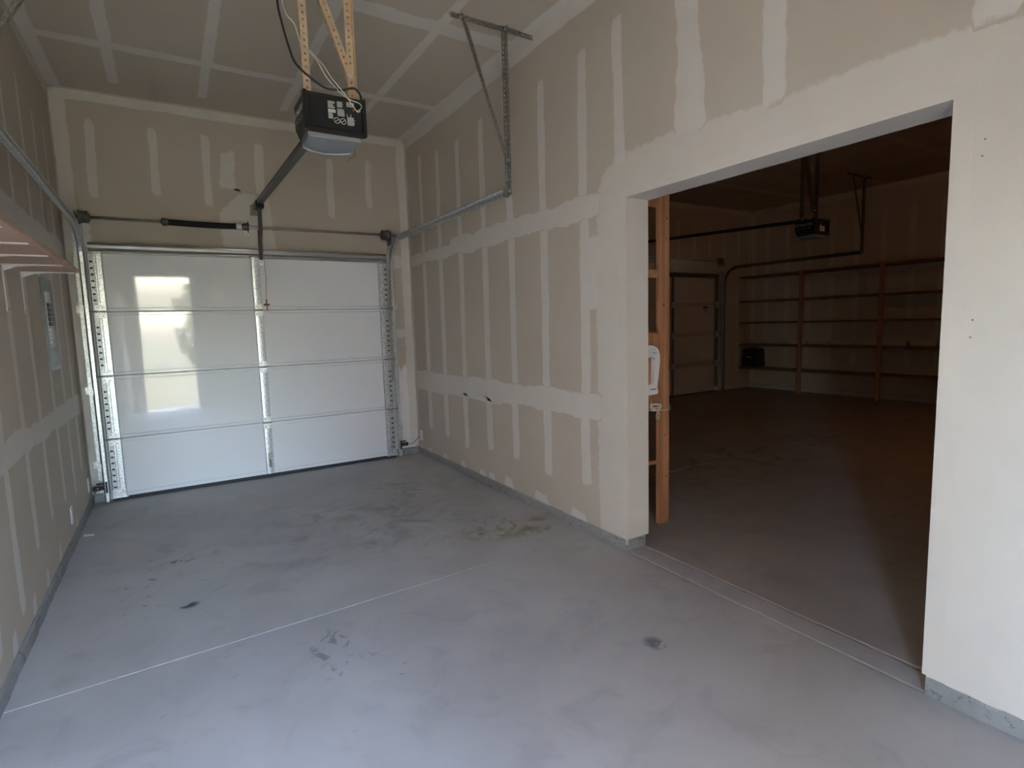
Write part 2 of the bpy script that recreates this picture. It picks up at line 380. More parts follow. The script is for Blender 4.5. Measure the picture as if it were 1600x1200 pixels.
# jamb and head lining of the opening (corner bead and skim coat)
m = MB(); m.box(-.002, TH+.002, Y1-.003, Y1+.0005, HC+.002, HO); m.box(-.002, TH+.002, Y2-.0005, Y2+.003, HC+.002, HO); m.box(-.002, TH+.002, Y2, Y1, HO-.003, HO+.0005)
tag(m.build('trim_2', 'skim_solid'), 'smooth cream jamb and head lining the wide opening', 'jamb', kind='structure')

# ------------------------------------------------------------------ joint compound on the drywall
PL = {  # plane frames: origin, u, v, normal (into the room)
 'right': (Vector((0,0,0)), Vector((0,1,0)), Vector((0,0,1)), Vector((-1,0,0)), wr),
 'left': (Vector((-WL,0,0)), Vector((0,1,0)), Vector((0,0,1)), Vector((1,0,0)), wl),
 'back': (Vector((0,0,0)), Vector((1,0,0)), Vector((0,0,1)), Vector((0,-1,0)), wb),
 'ceil': (Vector((0,0,H)), Vector((1,0,0)), Vector((0,1,0)), Vector((0,0,-1)), ce),
 'far': (Vector((X2,0,0)), Vector((0,1,0)), Vector((0,0,1)), Vector((-1,0,0)), wf),
 'back2': (Vector((0,YB2,0)), Vector((1,0,0)), Vector((0,0,1)), Vector((0,-1,0)), wb2),
 'ceil2': (Vector((0,0,H2)), Vector((1,0,0)), Vector((0,1,0)), Vector((0,0,-1)), ce2),
}
def put_feather(o, vals):
    a = o.data.attributes.new('feather', 'FLOAT', 'POINT'); a.data.foreach_set('value', vals)
def strip(pl, u0, v0, u1, v1, w, jag=.008, fe=.016, lift=.0012, m='mud', name='joint_compound'):
    O, U, V, N, par = PL[pl]
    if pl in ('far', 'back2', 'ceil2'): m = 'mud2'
    a, b = Vector((u0, v0)), Vector((u1, v1)); L = (b-a).length; t = (b-a)/L; nrm = Vector((-t.y, t.x))
    k = max(3, int(L/.06)); v = []; f = []; at = []
    d1 = d2 = dw = 0
    for i in range(k+1):
        s_ = L*i/k; end = i in (0, k)
        d1 = d1*.72+random.uniform(-jag, jag); d2 = d2*.72+random.uniform(-jag, jag)
        hw = w/2*(.8 if end else 1)
        for (q, av, lf) in ((-hw-fe+d1, 0, .0003), (-hw+fe*.6+d1, 1, lift), (hw-fe*.6+d2, 1, lift), (hw+fe+d2, 0, .0003)):
            p = a+t*s_+nrm*q
            v.append(O+U*p.x+V*p.y+N*(lf if not end else .0003)); at.append(0. if end else float(av))
    for i in range(k):
        for j in range(3): f.append((i*4+j, i*4+j+1, i*4+j+5, i*4+j+4))
    mb = MB(); mb.v = [tuple(p) for p in v]; mb.f = f
    o = mb.build(name, m, par); put_feather(o, at); return o
def area(pl, poly, fe=.03, step=.03, lift=.0016, m='skim', name='skim_coat', skip=None):
    """irregular skimmed area: grid cells inside poly (u,v), feather from the signed distance to its rim"""
    O, U, V, N, par = PL[pl]
    us = [p[0] for p in poly]; vv = [p[1] for p in poly]
    def sd(x, y):
        d = 1e9; ins = False
        for i in range(len(poly)):
            x0, y0 = poly[i-1]; x1, y1 = poly[i]
            ex, ey = x1-x0, y1-y0; tt = max(0, min(1, ((x-x0)*ex+(y-y0)*ey)/(ex*ex+ey*ey+1e-12)))
            d = min(d, math.hypot(x-x0-tt*ex, y-y0-tt*ey))
            if (y0 > y) != (y1 > y) and x < (x1-x0)*(y-y0)/(y1-y0)+x0: ins = not ins
        return d if ins else -d
    nu = int((max(us)-min(us))/step)+3; nv = int((max(vv)-min(vv))/step)+3
    ua = min(us)-step; va = min(vv)-step; idx = {}; v = []; at = []; f = []
    val = {}
    for i in range(nu+1):
        for j in range(nv+1):
            val[i, j] = max(0., min(1., .5+sd(ua+i*step, va+j*step)/(2*fe)))
    def vid(i, j):
        if (i, j) not in idx:
            idx[i, j] = len(v); v.append(O+U*(ua+i*step)+V*(va+j*step)+N*(lift if val[i, j] > .9 else .0004)); at.append(val[i, j])
        return idx[i, j]
    for i in range(nu):
        for j in range(nv):
            if max(val[i, j], val[i+1, j], val[i, j+1], val[i+1, j+1]) <= 0: continue
            if skip and skip(ua+(i+.5)*step, va+(j+.5)*step): continue
            f.append((vid(i, j), vid(i+1, j), vid(i+1, j+1), vid(i, j+1)))
    mb = MB(); mb.v = [tuple(p) for p in v]; mb.f = f
    o = mb.build(name, m, par, smooth=True); put_feather(o, at); return o

# right wall
SY = [-.39, -.795, -1.22, -1.665, -2.085, -2.515, -2.955]
lowz = [.30, .28, .24, .30, .31, .27, .30]
topz = [3.13, 3.06, 3.04, 3.08, 2.62, 3.06, 3.07]
for y, a, b in zip(SY, lowz, topz):
    strip('right', y, a, y+random.uniform(-.01, .01), .90, .082, .005)
    strip('right', y, .88, y+random.uniform(-.01, .01), 2.09, .078, .004, lift=.0010)
    strip('right', y, 2.06, y+random.uniform(-.01, .01), b, .070, .005, lift=.0010)
strip('right', -3.30, 2.25, -3.26, 3.12, .07, .006)
strip('right', -2.05, 2.9, -2.05, 3.25, .06)
strip('right', 0, .835, -3.14, .865, .155, .012, .022, .0020)
strip('right', 0, .76, -1.9, .775, .05, .006)
strip('right', 0, 2.10, -3.14, 2.10, .105, .016, .020, .0020)
strip('right', -1.0, 2.115, -3.14, 2.125, .12, .016, .020, .0022)
strip('right', -3.79, 2.28, -3.79, H, .165, .018, .02, .0018)
strip('right', -4.24, 2.28, -4.24, H, .095, .006, .02, .0014)
strip('right', -4.99, 2.28, -4.99, H, .12, .012, .02, .0014)
strip('right', -4.62, 2.9, -4.62, H, .08)
strip('right', -.018, .06, -.018, H, .065, .004, .014, .0016)
strip('right', 0, H-.04, -6.2, H-.04, .10, .005, .014, .0022)
strip('right', -3.02, 1.45, -3.02, 1.95, .15, .02, .03)
YO = -6.25
area('right', [(-3.09, HC+.0), (-3.075, .9), (-3.085, 1.2), (-3.07, 1.6), (-3.085, 2.0), (-3.10, 2.19), (-3.16, 2.28), (-3.30, 2.34), (-3.5, 2.345), (-3.72, 2.36), (-4.0, 2.33), (-4.3, 2.31), (-4.62, 2.32), (-4.9, 2.31), (-5.1, 2.27), (-5.5, 2.27), (YO, 2.2), (YO, HC)],
     skip=lambda u, v: Y2 < u < Y1 and v < HO)
# corner-bead strips that close the skim coat exactly at the opening edge
for (u0, u1, v0, v1) in ((Y1-.0, Y1+.06, HC+.004, HO+.04), (Y2-.06, Y2, HC+.004, HO+.04), (Y2, Y1, HO, HO+.05)):
    MB().box(-.0022, .0005, u0, u1, v0, v1).build('corner_bead', 'skim_solid', wr)
MB().box(-.0021, .0005, YR, Y2, HC+.004, .12).build('corner_bead', 'skim_solid', wr)
MB().box(-.0021, .0005, Y1, -3.10, HC+.004, .12).build('corner_bead', 'skim_solid', wr)
for y, w_, h_ in ((-.10, .07, .05), (-.33, .07, .05), (-.72, .08, .05), (-1.12, .09, .06), (-1.5, .11, .05), (-1.67, .10, .06), (-1.95, .14, .09), (-2.42, .20, .07), (-2.86, .18, .06)):
    area('right', [(y-w_/2, HC), (y+w_/2, HC), (y+w_*.35, HC+h_), (y-w_*.3, HC+h_*.8)], .018, .015, .001, 'mud', 'compound_dab')
for (y, z) in ((-4.979, 1.948), (-4.974, 1.897), (-4.975, 1.373), (-4.972, 1.316), (-2.944, 2.542)):
    MB().cyl((0, y, z), (-.0030, y, z), .0027, 8).build('screw_hole', 'drum', wr)
# left wall
SL = [-.42, -.82, -1.24, -1.70, -2.13, -2.55, -2.96, -3.37, -3.78, -4.2, -4.6]
for i, y in enumerate(SL):
    strip('left', y, .32+random.uniform(-.05, .06) if i < 5 else .14, y, .90, .075, .005)
    strip('left', y, .88, y, 2.06, .075, .004)
    strip('left', y, 2.04, y, 2.95+random.uniform(-.1, .1), .055, .004)
strip('left', 0, .87, -6.2, .90, .115, .012, .02, .0018)
strip('left', 0, 2.075, -6.2, 2.075, .115, .012, .02, .0018)
strip('left', -.02, .06, -.02, H, .07, .004, .014, .0016)
strip('left', 0, H-.035, -6.2, H-.035, .09, .005, .014, .0022)
for y in (-.9, -1.6, -2.0, -2.35, -2.75, -3.2):
    area('left', [(y-.04, HC), (y+.04, HC), (y+.03, HC+.10), (y-.02, HC+.08)], .016, .016, .001, 'mud', 'compound_dab')
# back wall
strip('back', 0, H-.03, -WL, H-.03, .08, .004, .014, .0020)
strip('back', -WL+.055, 0, -WL+.055, H, .095, .006, .014, .0016)
strip('back', -.05, .07, -.05, H, .085, .006, .014, .0016)
for x, a, b, w_ in ((-2.70, 2.5, 3.17, .05), (-2.27, 2.56, 3.16, .055), (-1.875, 2.5, 3.16, .055), (-1.44, 2.62, 3.15, .06), (-.80, 2.48, 3.10, .06), (-.41, 2.60, 3.13, .055)):
    strip('back', x, a, x+.01, b, w_, .004)
area('back', [(-1.78, 2.70), (-1.74, 3.0), (-1.64, 3.02), (-1.66, 2.70)], .03, .02, .0022, 'mud', 'compound_dab')
area('back', [(-1.78, 2.16), (-1.80, 2.46), (-1.62, 2.66), (-1.38, 2.64), (-1.34, 2.16)], .03, .02, .0016, 'mud', 'compound_dab')
area('back', [(-.25, 2.02), (-.25, 2.16), (0, 2.15), (0, 2.05)], .02, .02, .001, 'mud', 'compound_dab')
area('back', [(-.25, 1.30), (-.25, 1.37), (-.02, 1.385), (-.02, 1.285)], .02, .02, .001, 'mud', 'compound_dab')
area('back', [(-.27, .02), (-.27, .80), (-.10, 1.0), (-.02, 1.0), (.0, .02)], .04, .02, .001, 'jambpaint', 'skim_coat')
area('back', [(-WL+.005, .02), (-WL+.005, 2.30), (-2.76, 2.34), (-2.76, .02)], .03, .02, .0008, 'jambpaint', 'skim_coat')
# ceiling
strip('ceil', -WL, -.955, 0, -.955, .085, .006, .018, .0018)
strip('ceil', -WL, -2.225, 0, -2.225, .13, .010, .02, .0018)
strip('ceil', -WL, -3.445, 0, -3.445, .12, .010, .02, .0018)
strip('ceil', -WL, -4.665, 0, -4.665, .12, .010, .02, .0018)
for x in (-2.48, -1.88, -1.245, -.60):
    strip('ceil', x, -.26, x, -1.0, .055, .003); strip('ceil', x, -.92, x, -2.26, .06, .003); strip('ceil', x, -2.2, x, -3.5, .06, .003); strip('ceil', x, -3.4, x, -6, .06, .003)
strip('ceil', -.035, 0, -.035, -6.2, .10, .005, .016, .0022)
strip('ceil', -WL+.035, 0, -WL+.035, -6.2, .10, .005, .016, .0022)
strip('ceil', -WL, -.012, 0, -.012, .06, .004, .012, .0020)
# next bay
for y in [YB2-.35-.41*i for i in range(10)]:
    strip('far', y, .5, y, 2.2, .08, .005); strip('far', y, 2.2, y, 3.1, .08, .005)
strip('far', YB2-.05, .1, YB2-.05, H2, .08, .006)
strip('far', YB2, H2-.05, -6.2, H2-.05, .09, .006)
strip('far', YB2, 2.12, -6.2, 2.12, .10, .01)
strip('far', YB2, .9, -6.2, .9, .10, .01)
for x in [X2-.4-.42*i for i in range(12)]:
    strip('back2', x, 2.45, x, 3.15, .07, .005)
strip('back2', X2-.05, .1, X2-.05, H2, .08, .006)
strip('back2', .3, H2-.05, X2, H2-.05, .09, .006)
strip('back2', X2-.42, .3, X2-.42, 2.0, .08, .005)
for y in (YB2-1.2, YB2-2.4, YB2-3.6, YB2-4.8, YB2-6.0):
    strip('ceil2', .2, y, X2, y, .11, .008)
for x in (1.5, 3.1, 4.7, 6.3):
    strip('ceil2', x, YB2-.1, x, -6.2, .06, .004)

# ------------------------------------------------------------------ sectional garage doors
def section_mesh(x0, x1, z0, z1, yf, lean=0.):
    """one door section: flat white pan with rolled rails along top and bottom; yf = inner face"""
    h = z1-z0; t = .040
    prof = [(t, 0), (t, h), (-.001, h), (-.008, h-.005), (-.008, h-.024), (.005, h-.0265), (.005, h-.031), (0, h-.033), (0, .033), (.005, .031), (.005, .0265), (-.008, .024), (-.008, .005), (-.001, 0)]
    mb = MB(); pr = []
    for (y, z) in prof: pr.append((yf+y-lean*z, z0+z))
    return mb.prism(pr, 0, x0, x1)
def garage_door(name, label, X0, X1, yf, hgt, stiles, holes=True, lean=0., skin='door', metal='galv'):
    d = thing(name, label, 'garage door', ((X0+X1)/2, yf, 0))
    n = 4; hs = hgt/n
    for i in range(n):
        z0 = .030+i*hs if i == 0 else i*hs+.0015; z1 = (i+1)*hs-.0015
        ln = lean if i == n-1 else 0
        section_mesh(X0, X1, z0, z1, yf, ln).build('door_section', skin, d)
        for k, (sx, sw) in enumerate(stiles):
            edge = k in (0, len(stiles)-1)
            mb = MB(); y0 = yf-.0105
            rows = []
            for (dx, dy) in ((-sw/2-.006, 0), (-sw/2, -.010), (-sw*.12, -.012), (-sw*.08, -.016), (sw*.08, -.016), (sw*.12, -.012), (sw/2, -.010), (sw/2+.006, 0)):
                rows.append([(sx+dx, y0+dy-ln*(z-z0), z) for z in (z0+.004, z1-.004)])
            mb.sheet(rows)
            so = mb.build('end_stile' if edge else 'centre_stile', metal, d, solid=.002)
            if holes:
                hb = MB(); q = int((hs-.16)/.052)
                for j in range(q):
                    zc = z0+.09+j*.052; yy = y0-.0125-ln*(zc-z0)
                    if edge:
                        s_ = -1 if k == 0 else 1
                        hx = sx+(-.30*sw if k == 0 else .30*sw)
                        hb.box(hx-.010, hx+.010, yy-.0006, yy+.002, zc-.007, zc+.007)
                        if j % 2: hb.cyl((sx+s_*-.02, yy+.001, zc+.02), (sx+s_*-.02, yy-.0006, zc+.02), .0035, 8)
                    else:
                        hb.cyl((sx-.012, yy+.001, zc), (sx-.012, yy-.0008, zc), .0035, 8); hb.cyl((sx+.014, yy+.001, zc+.02), (sx+.014, yy-.0008, zc+.02), .003, 8)
                hb.build('punched_holes', 'hole', so)
    for i in range(1, n):
        z = i*hs
        for k, (sx, sw) in enumerate(stiles):
            mb = MB(); y0 = yf-.0125; hw = .034
            mb.box(sx-hw, sx+hw, y0-.014, y0-.011, z+.008, z+.055); mb.box(sx-hw, sx+hw, y0-.014, y0-.011, z-.055, z-.008)
            hg = mb.build('hinge', 'galv', d, bevel=.002)
            p = MB().tube([(sx-hw-.004, y0-.016, z), (sx+hw+.004, y0-.016, z)], .007, 10)
            for bx in (-.018, .018):
                for bz in (.035, -.035): p.cyl((sx+bx, y0-.012, z+bz), (sx+bx, y0-.019, z+bz), .006, 6)
            p.build('hinge_pin', 'galvdark', hg)
            if k in (0, len(stiles)-1):
                s_ = -1 if k == 0 else 1
                r = MB().cyl((sx, y0-.030, z), (sx+s_*.085, y0-.030, z), .0055, 8); r.cyl((sx+s_*.075, y0-.030, z), (sx+s_*.088, y0-.030, z), .020, 16)
                r.box(sx-.02, sx+.02, y0-.036, y0-.014, z-.004, z+.004)
                r.build('roller', 'galvdark', d, smooth=False)
    # top roller carriers
    for k in (0, len(stiles)-1):
        sx, sw = stiles[k]; zt = hgt-.095; yy = yf-.014-lean*.44
        mb = MB().box(sx-.04, sx+.04, yy-.006, yy, zt-.028, zt+.030); mb.box(sx-.04, sx+.04, yy-.045, yy, zt+.028, zt+.032)
        mb.build('top_bracket', 'galvdark', d)
    # bottom brackets
    for k in (0, len(stiles)-1):
        sx, sw = stiles[k]
        mb = MB().box(sx-.05, sx+.05, yf-.030, yf-.012, .03, .10); mb.box(sx-.06, sx+.06, yf-.045, yf-.012, .028, .034)
        mb.build('bottom_bracket', 'galv', d, bevel=.002)
    # hat-section strut across the top
    zt = hgt-.062; yy = yf-.010-lean*.47
    pr = [(yy, zt), (yy, zt+.012), (yy-.040, zt+.016), (yy-.030, zt+.040), (yy-.036, zt+.062), (yy, zt+.070), (yy, zt+.080)]
    mb = MB().sheet([[(x, y, z) for (y, z) in pr] for x in (X0+.012, X1-.012)])
    mb.build('top_strut', 'strut' if metal == 'galv' else metal, d, solid=.0022)
    if metal == 'galv':
        MB().tube([(X0+.012, yy-.036, zt+.072), (X1-.012, yy-.036, zt+.072)], .011, 12).build('strut_lip', 'strutlip', d, smooth=True)
        MB().tube([(X0+.012, yy-.040, zt+.018), (X1-.012, yy-.040, zt+.018)], .005, 8).build('strut_lip', 'strutlip', d, smooth=True)
    m_ = MB(); m_.prism([(yf-.010, .030), (yf+.036, .030), (yf+.042, .004), (yf+.03, .0), (yf, .0), (yf-.016, .006)], 0, X0-.005, X1+.005)
    m_.build('bottom_seal', 'weather', d)
    MB().box(X0, X1, yf-.010, yf-.001, .031, .060).build('bottom_rail', skin, d, bevel=.002)
    return d
YF = -.05
xl, xr = -2.785, -.292
d1 = garage_door('garage_door', 'white four-section garage door with glossy panels in the near bay', xl, xr, YF, 2.13,
                 [(xl+.045, .085), (-1.545, .056), (xr-.042, .082)], True, .030)
mb = MB().box(-1.560, -1.530, YF-.030, YF-.024, .10, .24); mb.tube([(-1.545, YF-.03, .105), (-1.545, YF-.055, .12), (-1.545, YF-.055, .155), (-1.545, YF-.03, .17)], .006, 8)
mb.build('pull_handle', 'galvdark', d1)
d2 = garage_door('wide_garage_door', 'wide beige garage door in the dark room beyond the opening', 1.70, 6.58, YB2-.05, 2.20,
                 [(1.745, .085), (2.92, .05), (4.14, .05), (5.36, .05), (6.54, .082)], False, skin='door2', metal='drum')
# small emblem printed on the wide door
mb = MB(); ye = YB2-.0515
cr_ = [(-.055, .02), (-.06, .075), (-.028, .05), (0, .095), (.028, .05), (.06, .075), (.055, .02)]
mb.prism([(6.24+x, 1.56+z) for x, z in cr_], 1, ye-.001, ye)
mb.box(6.20, 6.28, ye-.001, ye, 1.545, 1.556); mb.box(6.215, 6.265, ye-.001, ye, 1.51, 1.525)
mb.build('crown_emblem', 'breaker', d2)

# ------------------------------------------------------------------ tracks
def track(name, label, X, side, yv, zh, yend, ycw, group=None, metal='galv'):
    """roller track: vertical leg, quarter bend, horizontal run. side = +1 if the web is on the +x side"""
    t = thing(name, label, 'door track', (X, yv, 0), group)
    R = .30; path = [((0, 1), (yv, .02)), ((0, 1), (yv, .7)), ((0, 1), (yv, zh-R))]
    for i in range(1, 11):
        a = math.pi/2*i/10; path.append(((-math.sin(a), math.cos(a)), (yv-R+R*math.cos(a), zh-R+R*math.sin(a))))
    path.append(((-1, 0), ((yv-R+yend)/2, zh))); path.append(((-1, 0), (yend, zh)))
    prof = [(-.020, -.018), (-.024, -.025), (-.004, -.026), (.005, -.016), (.005, .016), (-.004, .026), (-.024, .025), (-.020, .018)]
    rows = []
    for (ty, tz), (py, pz) in path:
        ny, nz = tz, -ty      # towards the wall / upwards on the run
        rows.append([(X+side*s_, py+ny*n_, pz+nz*n_) for s_, n_ in prof])
    MB().sheet(rows).build('track_rail', metal, t, solid=.002)
    # angle along the horizontal run and wall angle behind the vertical leg
    a = MB(); a.box(X+side*.008-.0012, X+side*.008+.0012, yend, yv-R-.06, zh-.012, zh+.030); a.box(min(X+side*.008, X-side*.022), max(X+side*.008, X-side*.022), yend, yv-R-.06, zh+.0285, zh+.031)
    a.build('track_angle', 'galvdark', t)
    w = MB(); w.box(X+side*.016-.0015, X+side*.016+.0015, yv+.03, ycw-.002, .06, zh-.06); w.box(min(X+side*.016, X+side*.048), max(X+side*.016, X+side*.048), ycw-.004, ycw-.0015, .06, zh-.06)
    w.build('wall_angle', 'galv', t)
    for z in (.32, .95, 1.62):
        b = MB(); b.box(X+side*.007-.0015, X+side*.007+.0015, yv-.02, ycw-.004, z-.03, z+.03); b.box(min(X+side*.007, X+side*.07), max(X+side*.007, X+side*.07), ycw-.006, ycw-.003, z-.03, z+.03)
        b.cyl((X+side*.05, ycw-.006, z), (X+side*.05, ycw-.012, z), .008, 6)
        b.build('track_bracket', 'galv', t)
    e = MB().box(X-.028, X+.012, yend-.003, yend, zh-.028, zh+.034); e.build('end_plate', 'galvdark', t)
    return t
track('door_track', 'curved galvanized track to the right of the white garage door', -.243, 1, -.115, 2.285, -2.44, 0)
track('door_track', 'curved galvanized track to the left of the white garage door', -2.832, -1, -.115, 2.285, -2.72, 0)
track('door_track', 'dim track at the right end of the wide door in the far room', 6.70, 1, YB2-.115, 2.32, -1.30, YB2, metal='darksteel')

def hanger(label, xv, xa, xb, xd, y, ztop, zb, zj, sgn, hm='galvdark'):
    t = thing('track_hanger', label, 'track hanger', (xv, y, zb))
    b = MB(); perf(b, (xa, y, ztop-.001), (xb, y, ztop-.001), (0, 1, 0), (0, 0, -1), .034); b.build('ceiling_angle', hm, t, solid=.002)
    b = MB(); perf(b, (xv, y-.004, zb-.02), (xv, y-.004, ztop), (0, -1, 0), (-sgn, 0, 0), .030); b.build('drop_angle', hm, t, solid=.002)
    b = MB(); perf(b, (xv-sgn*.012, y-.012, zj-.05), (xd, y-.012, ztop-.01), (0, -1, 0), (sgn, 0, 0), .026); b.build('diagonal_brace', hm, t, solid=.002)
    for (x, z) in ((xv, ztop-.02), (xd, ztop-.03), (xv-sgn*.008, zj), (xv, zb+.01)):
        MB().cyl((x, y-.006, z), (x, y-.022, z), .009, 6).build('bolt', 'galv', t)
    return t
hanger('perforated steel hanger dropping beside the right wall', -.225, 0.0-.004, -.62, -.555, -2.44, H, 2.29, 2.50, 1)
hanger('perforated steel hanger at the upper left corner', -2.835, -WL+.004, -2.27, -2.311, -2.70, H, 2.29, 2.52, -1)
hanger('dim perforated hanger holding the far room track', 6.73, 6.95, 6.30, 6.38, -1.27, H2, 2.33, 2.55, 1, 'darksteel')

# ------------------------------------------------------------------ torsion bars
def torsion(label, xs0, xs1, y, z, xc, spr0, spr1, drums, wally, cables):
    t = thing('torsion_bar', label, 'torsion spring', ((xs0+xs1)/2, y, z))
    MB().cyl((xs0, y, z), (xs1, y, z), .0127, 16).build('shaft', 'shaft', t, smooth=True)
    if spr0 is not None:
        L = spr1-spr0; n = int(abs(L)/.0085); pts = []
        for i in range(n*10+1):
            a = 2*math.pi*i/10; sag = -.006*math.sin(math.pi*i/(n*10))
            pts.append((spr0+L*i/(n*10), y+.024*math.cos(a), z+sag+.024*math.sin(a)))
        MB().tube(pts, .0042, 5).build('spring', 'spring', t, smooth=True)
        MB().tube([(spr0-.03, y, z), (spr0-.02, y, z), (spr0-.019, y, z), (spr0+.02, y, z)], [.022, .026, .036, .030], 16).build('winding_cone', 'drum', t)
        MB().tube([(spr1-.02, y, z), (spr1+.012, y, z), (spr1+.014, y, z), (spr1+.03, y, z)], [.030, .034, .040, .036], 16).build('stationary_cone', 'drum', t)
        MB().tube([(spr1-.075, y, z-.003), (spr1-.030, y, z-.002)], .0305, 20).build('paint_band', 'white', t)
    b = MB().box(xc-.002, xc+.002, y-.03, wally-.001, z-.05, z+.06); b.box(xc-.035, xc+.035, wally-.005, wally-.001, z-.07, z+.07)
    b.cyl((xc-.012, y, z), (xc+.012, y, z), .030, 16); b.build('centre_bracket', 'galv', t)
    for (x, s_) in drums:
        pr = [.030, .034, .050, .050, .046, .047, .046, .047, .052, .056, .056, .020]
        xs = [-.045, -.035, -.034, -.026, -.024, -.014, -.004, .006, .018, .020, .030, .031]
        MB().tube([(x+s_*q, y, z) for q in xs], pr, 24).build('cable_drum', 'drum', t)
        e = MB().box(x+s_*.050-.0015, x+s_*.050+.0015, y-.045, wally-.001, z-.10, z+.045); e.cyl((x+s_*.046, y, z), (x+s_*.060, y, z), .026, 16)
        e.build('end_plate', 'galvdark', t)
    for (x, yb, zb) in cables:
        MB().tube([(x, y+.045, z), (x, yb, zb)], .0018, 6).build('lift_cable', 'galvdark', t)
    return t
torsion('steel torsion shaft with long black spring above the white garage door', -2.872, -.165, -.09, 2.350, -1.575, -2.225, -1.605,
        [(-2.785, -1), (-.292, 1)], -.003, [(-2.805, -.075, .07), (-.262, -.075, .07)])
torsion('dark torsion shaft above the wide door in the far room', 1.55, 6.74, YB2-.09, 2.455, 4.0, None, None, [(6.60, 1)], YB2, [])

# ------------------------------------------------------------------ door openers
def opener(label, xm, yb, zb, zrail0, zrail1, yhead, ydoor, zdoor, hang_top, prints, cord=True, hm='zinc', hoff=.07):
    """xm = rail line, yb = y of the rear face of the motor, zb = underside of the housing"""
    t = thing('garage_door_opener', label, 'door opener', (xm, yb, zb))
    hw, dp, ht = .145, .255, .175
    # housing: wedge-sided body
    m_ = MB(); c = .05
    top = [(-hw, 0), (hw, 0), (hw, dp-.03), (hw-.05, dp), (-hw+.05, dp), (-hw, dp-.03)]
    bot = [(-hw+.004, .006), (hw-.012, .006), (hw-.02, dp-.05), (hw-.07, dp-.012), (-hw+.07, dp-.012), (-hw+.018, dp-.05)]
    k = len(top)
    m_.add([(xm+x, yb+y, zb) for x, y in bot]+[(xm+x, yb+y, zb+.06) for x, y in top]+[(xm+x, yb+y, zb+ht) for x, y in top],
           [tuple(reversed(range(k))), tuple(range(2*k, 3*k))]+[(a*k+i, a*k+(i+1) % k, (a+1)*k+(i+1) % k, (a+1)*k+i) for a in (0, 1) for i in range(k)])
    hs = m_.build('motor_housing', 'black', t, bevel=.004)
    # upright corner fins at the rear face
    f = MB(); f.box(xm-hw-.004, xm-hw+.014, yb-.014, yb+.02, zb+.004, zb+ht+.006); f.box(xm+hw-.014, xm+hw+.004, yb-.014, yb+.02, zb+.004, zb+ht+.006)
    f.box(xm-hw, xm+hw, yb-.004, yb+.006, zb+ht-.006, zb+ht+.004)
    f.build('corner_fin', 'black', hs, bevel=.002)
    MB().box(xm-hw+.016, xm+hw-.016, yb-.004, yb+.001, zb+.022, zb+ht-.010).build('rear_label', 'gloss', hs)
    if prints:
        # columns of unreadable small print, caution roundels and a pale band
        p = MB(); y0, y1 = yb-.0048, yb-.004
        def para(x0, x1, zt, nn, dz=.0058, seed=1):
            rr = random.Random(seed)
            for i in range(nn): p.box(x0, x0+(x1-x0)*rr.uniform(.72, 1), y0, y1, zt-i*dz-.0034, zt-i*dz)
        X0 = xm-.035; Z = zb+ht
        para(X0, X0+.034, Z-.026, 6, seed=2); para(X0, X0+.026, Z-.080, 5, seed=3)
        para(X0+.044, X0+.078, Z-.022, 5, seed=4); para(X0+.044, X0+.080, Z-.056, 6, seed=5)
        para(X0+.090, X0+.130, Z-.018, 4, seed=6); para(X0+.090, X0+.132, Z-.088, 7, seed=7)
        p.build('small_print', 'print', hs)['kind'] = 'stuff'
        w_ = MB(); w_.box(X0, X0+.036, y0, y1, Z-.069, Z-.064); w_.box(X0, X0+.036, y0, y1, Z-.077, Z-.072)
        for cx in (X0+.040, X0+.070):
            w_.tube([(cx+.013*math.cos(a/12*math.pi), y0, Z-.112+.013*math.sin(a/12*math.pi)) for a in range(25)], .0012, 5, False)
            w_.bar((cx-.008, y0, Z-.118), (cx+.008, y0, Z-.106), .002, .001, (0, 1, 0))
        for cx in (X0+.094, X0+.112):
            w_.tube([(cx+.005*math.cos(a/8*math.pi), y0, Z-.080+.005*math.sin(a/8*math.pi)) for a in range(4, 13)], .0010, 5, False)
        w_.build('caution_print', 'printw', hs)['kind'] = 'stuff'
        MB().cyl((X0+.122, y0-.003, Z-.052), (X0+.122, y1, Z-.052), .006, 12).build('learn_button', 'red', hs)
    else:
        MB().cyl((xm-.02, yb-.006, zb+.11), (xm-.02, yb-.004, zb+.11), .009, 12).build('antenna_button', 'printw', hs)
        MB().box(xm-.04, xm+.06, yb-.0048, yb-.004, zb+.04, zb+.10).build('small_print', 'print', hs)
    put_text('brand_lettering', 'LIFTMASTER', .040, 'print', hs, (xm-hw-.0012, yb+.125, zb+.105), (0, -1, 0), (0, 0, 1))
    sp = MB()
    for q in range(3): sp.box(xm-hw-.001, xm-hw+.0005, yb+.05+q*.05, yb+.075+q*.05, zb+.078, zb+.084)
    sp.build('side_print', 'print', hs)['kind'] = 'stuff'
    # lamp lens below with pale vented front lip
    l_ = MB(); L1 = [(-hw+.012, .012), (hw-.020, .012), (hw-.028, dp-.06)]
    for i in range(0, 9):
        a = i/8; L1.append((hw-.028-(2*hw-.054)*a, dp-.06+.055*math.sin(math.pi*a)))
    k = len(L1)
    l_.add([(xm+x*.985, yb+y, zb-.022) for x, y in L1]+[(xm+x, yb+y, zb+.001) for x, y in L1], [tuple(range(k)), tuple(reversed(range(k, 2*k)))]+[(i, k+i, k+(i+1) % k, (i+1) % k) for i in range(k)])
    l_.build('lamp_lens', 'lens', t, bevel=.004)
    lp = []
    for i in range(17):
        a = i/16; x = hw-.026-(2*hw-.052)*a; y = dp-.062+.060*math.sin(math.pi*a); lp.append((x, y))
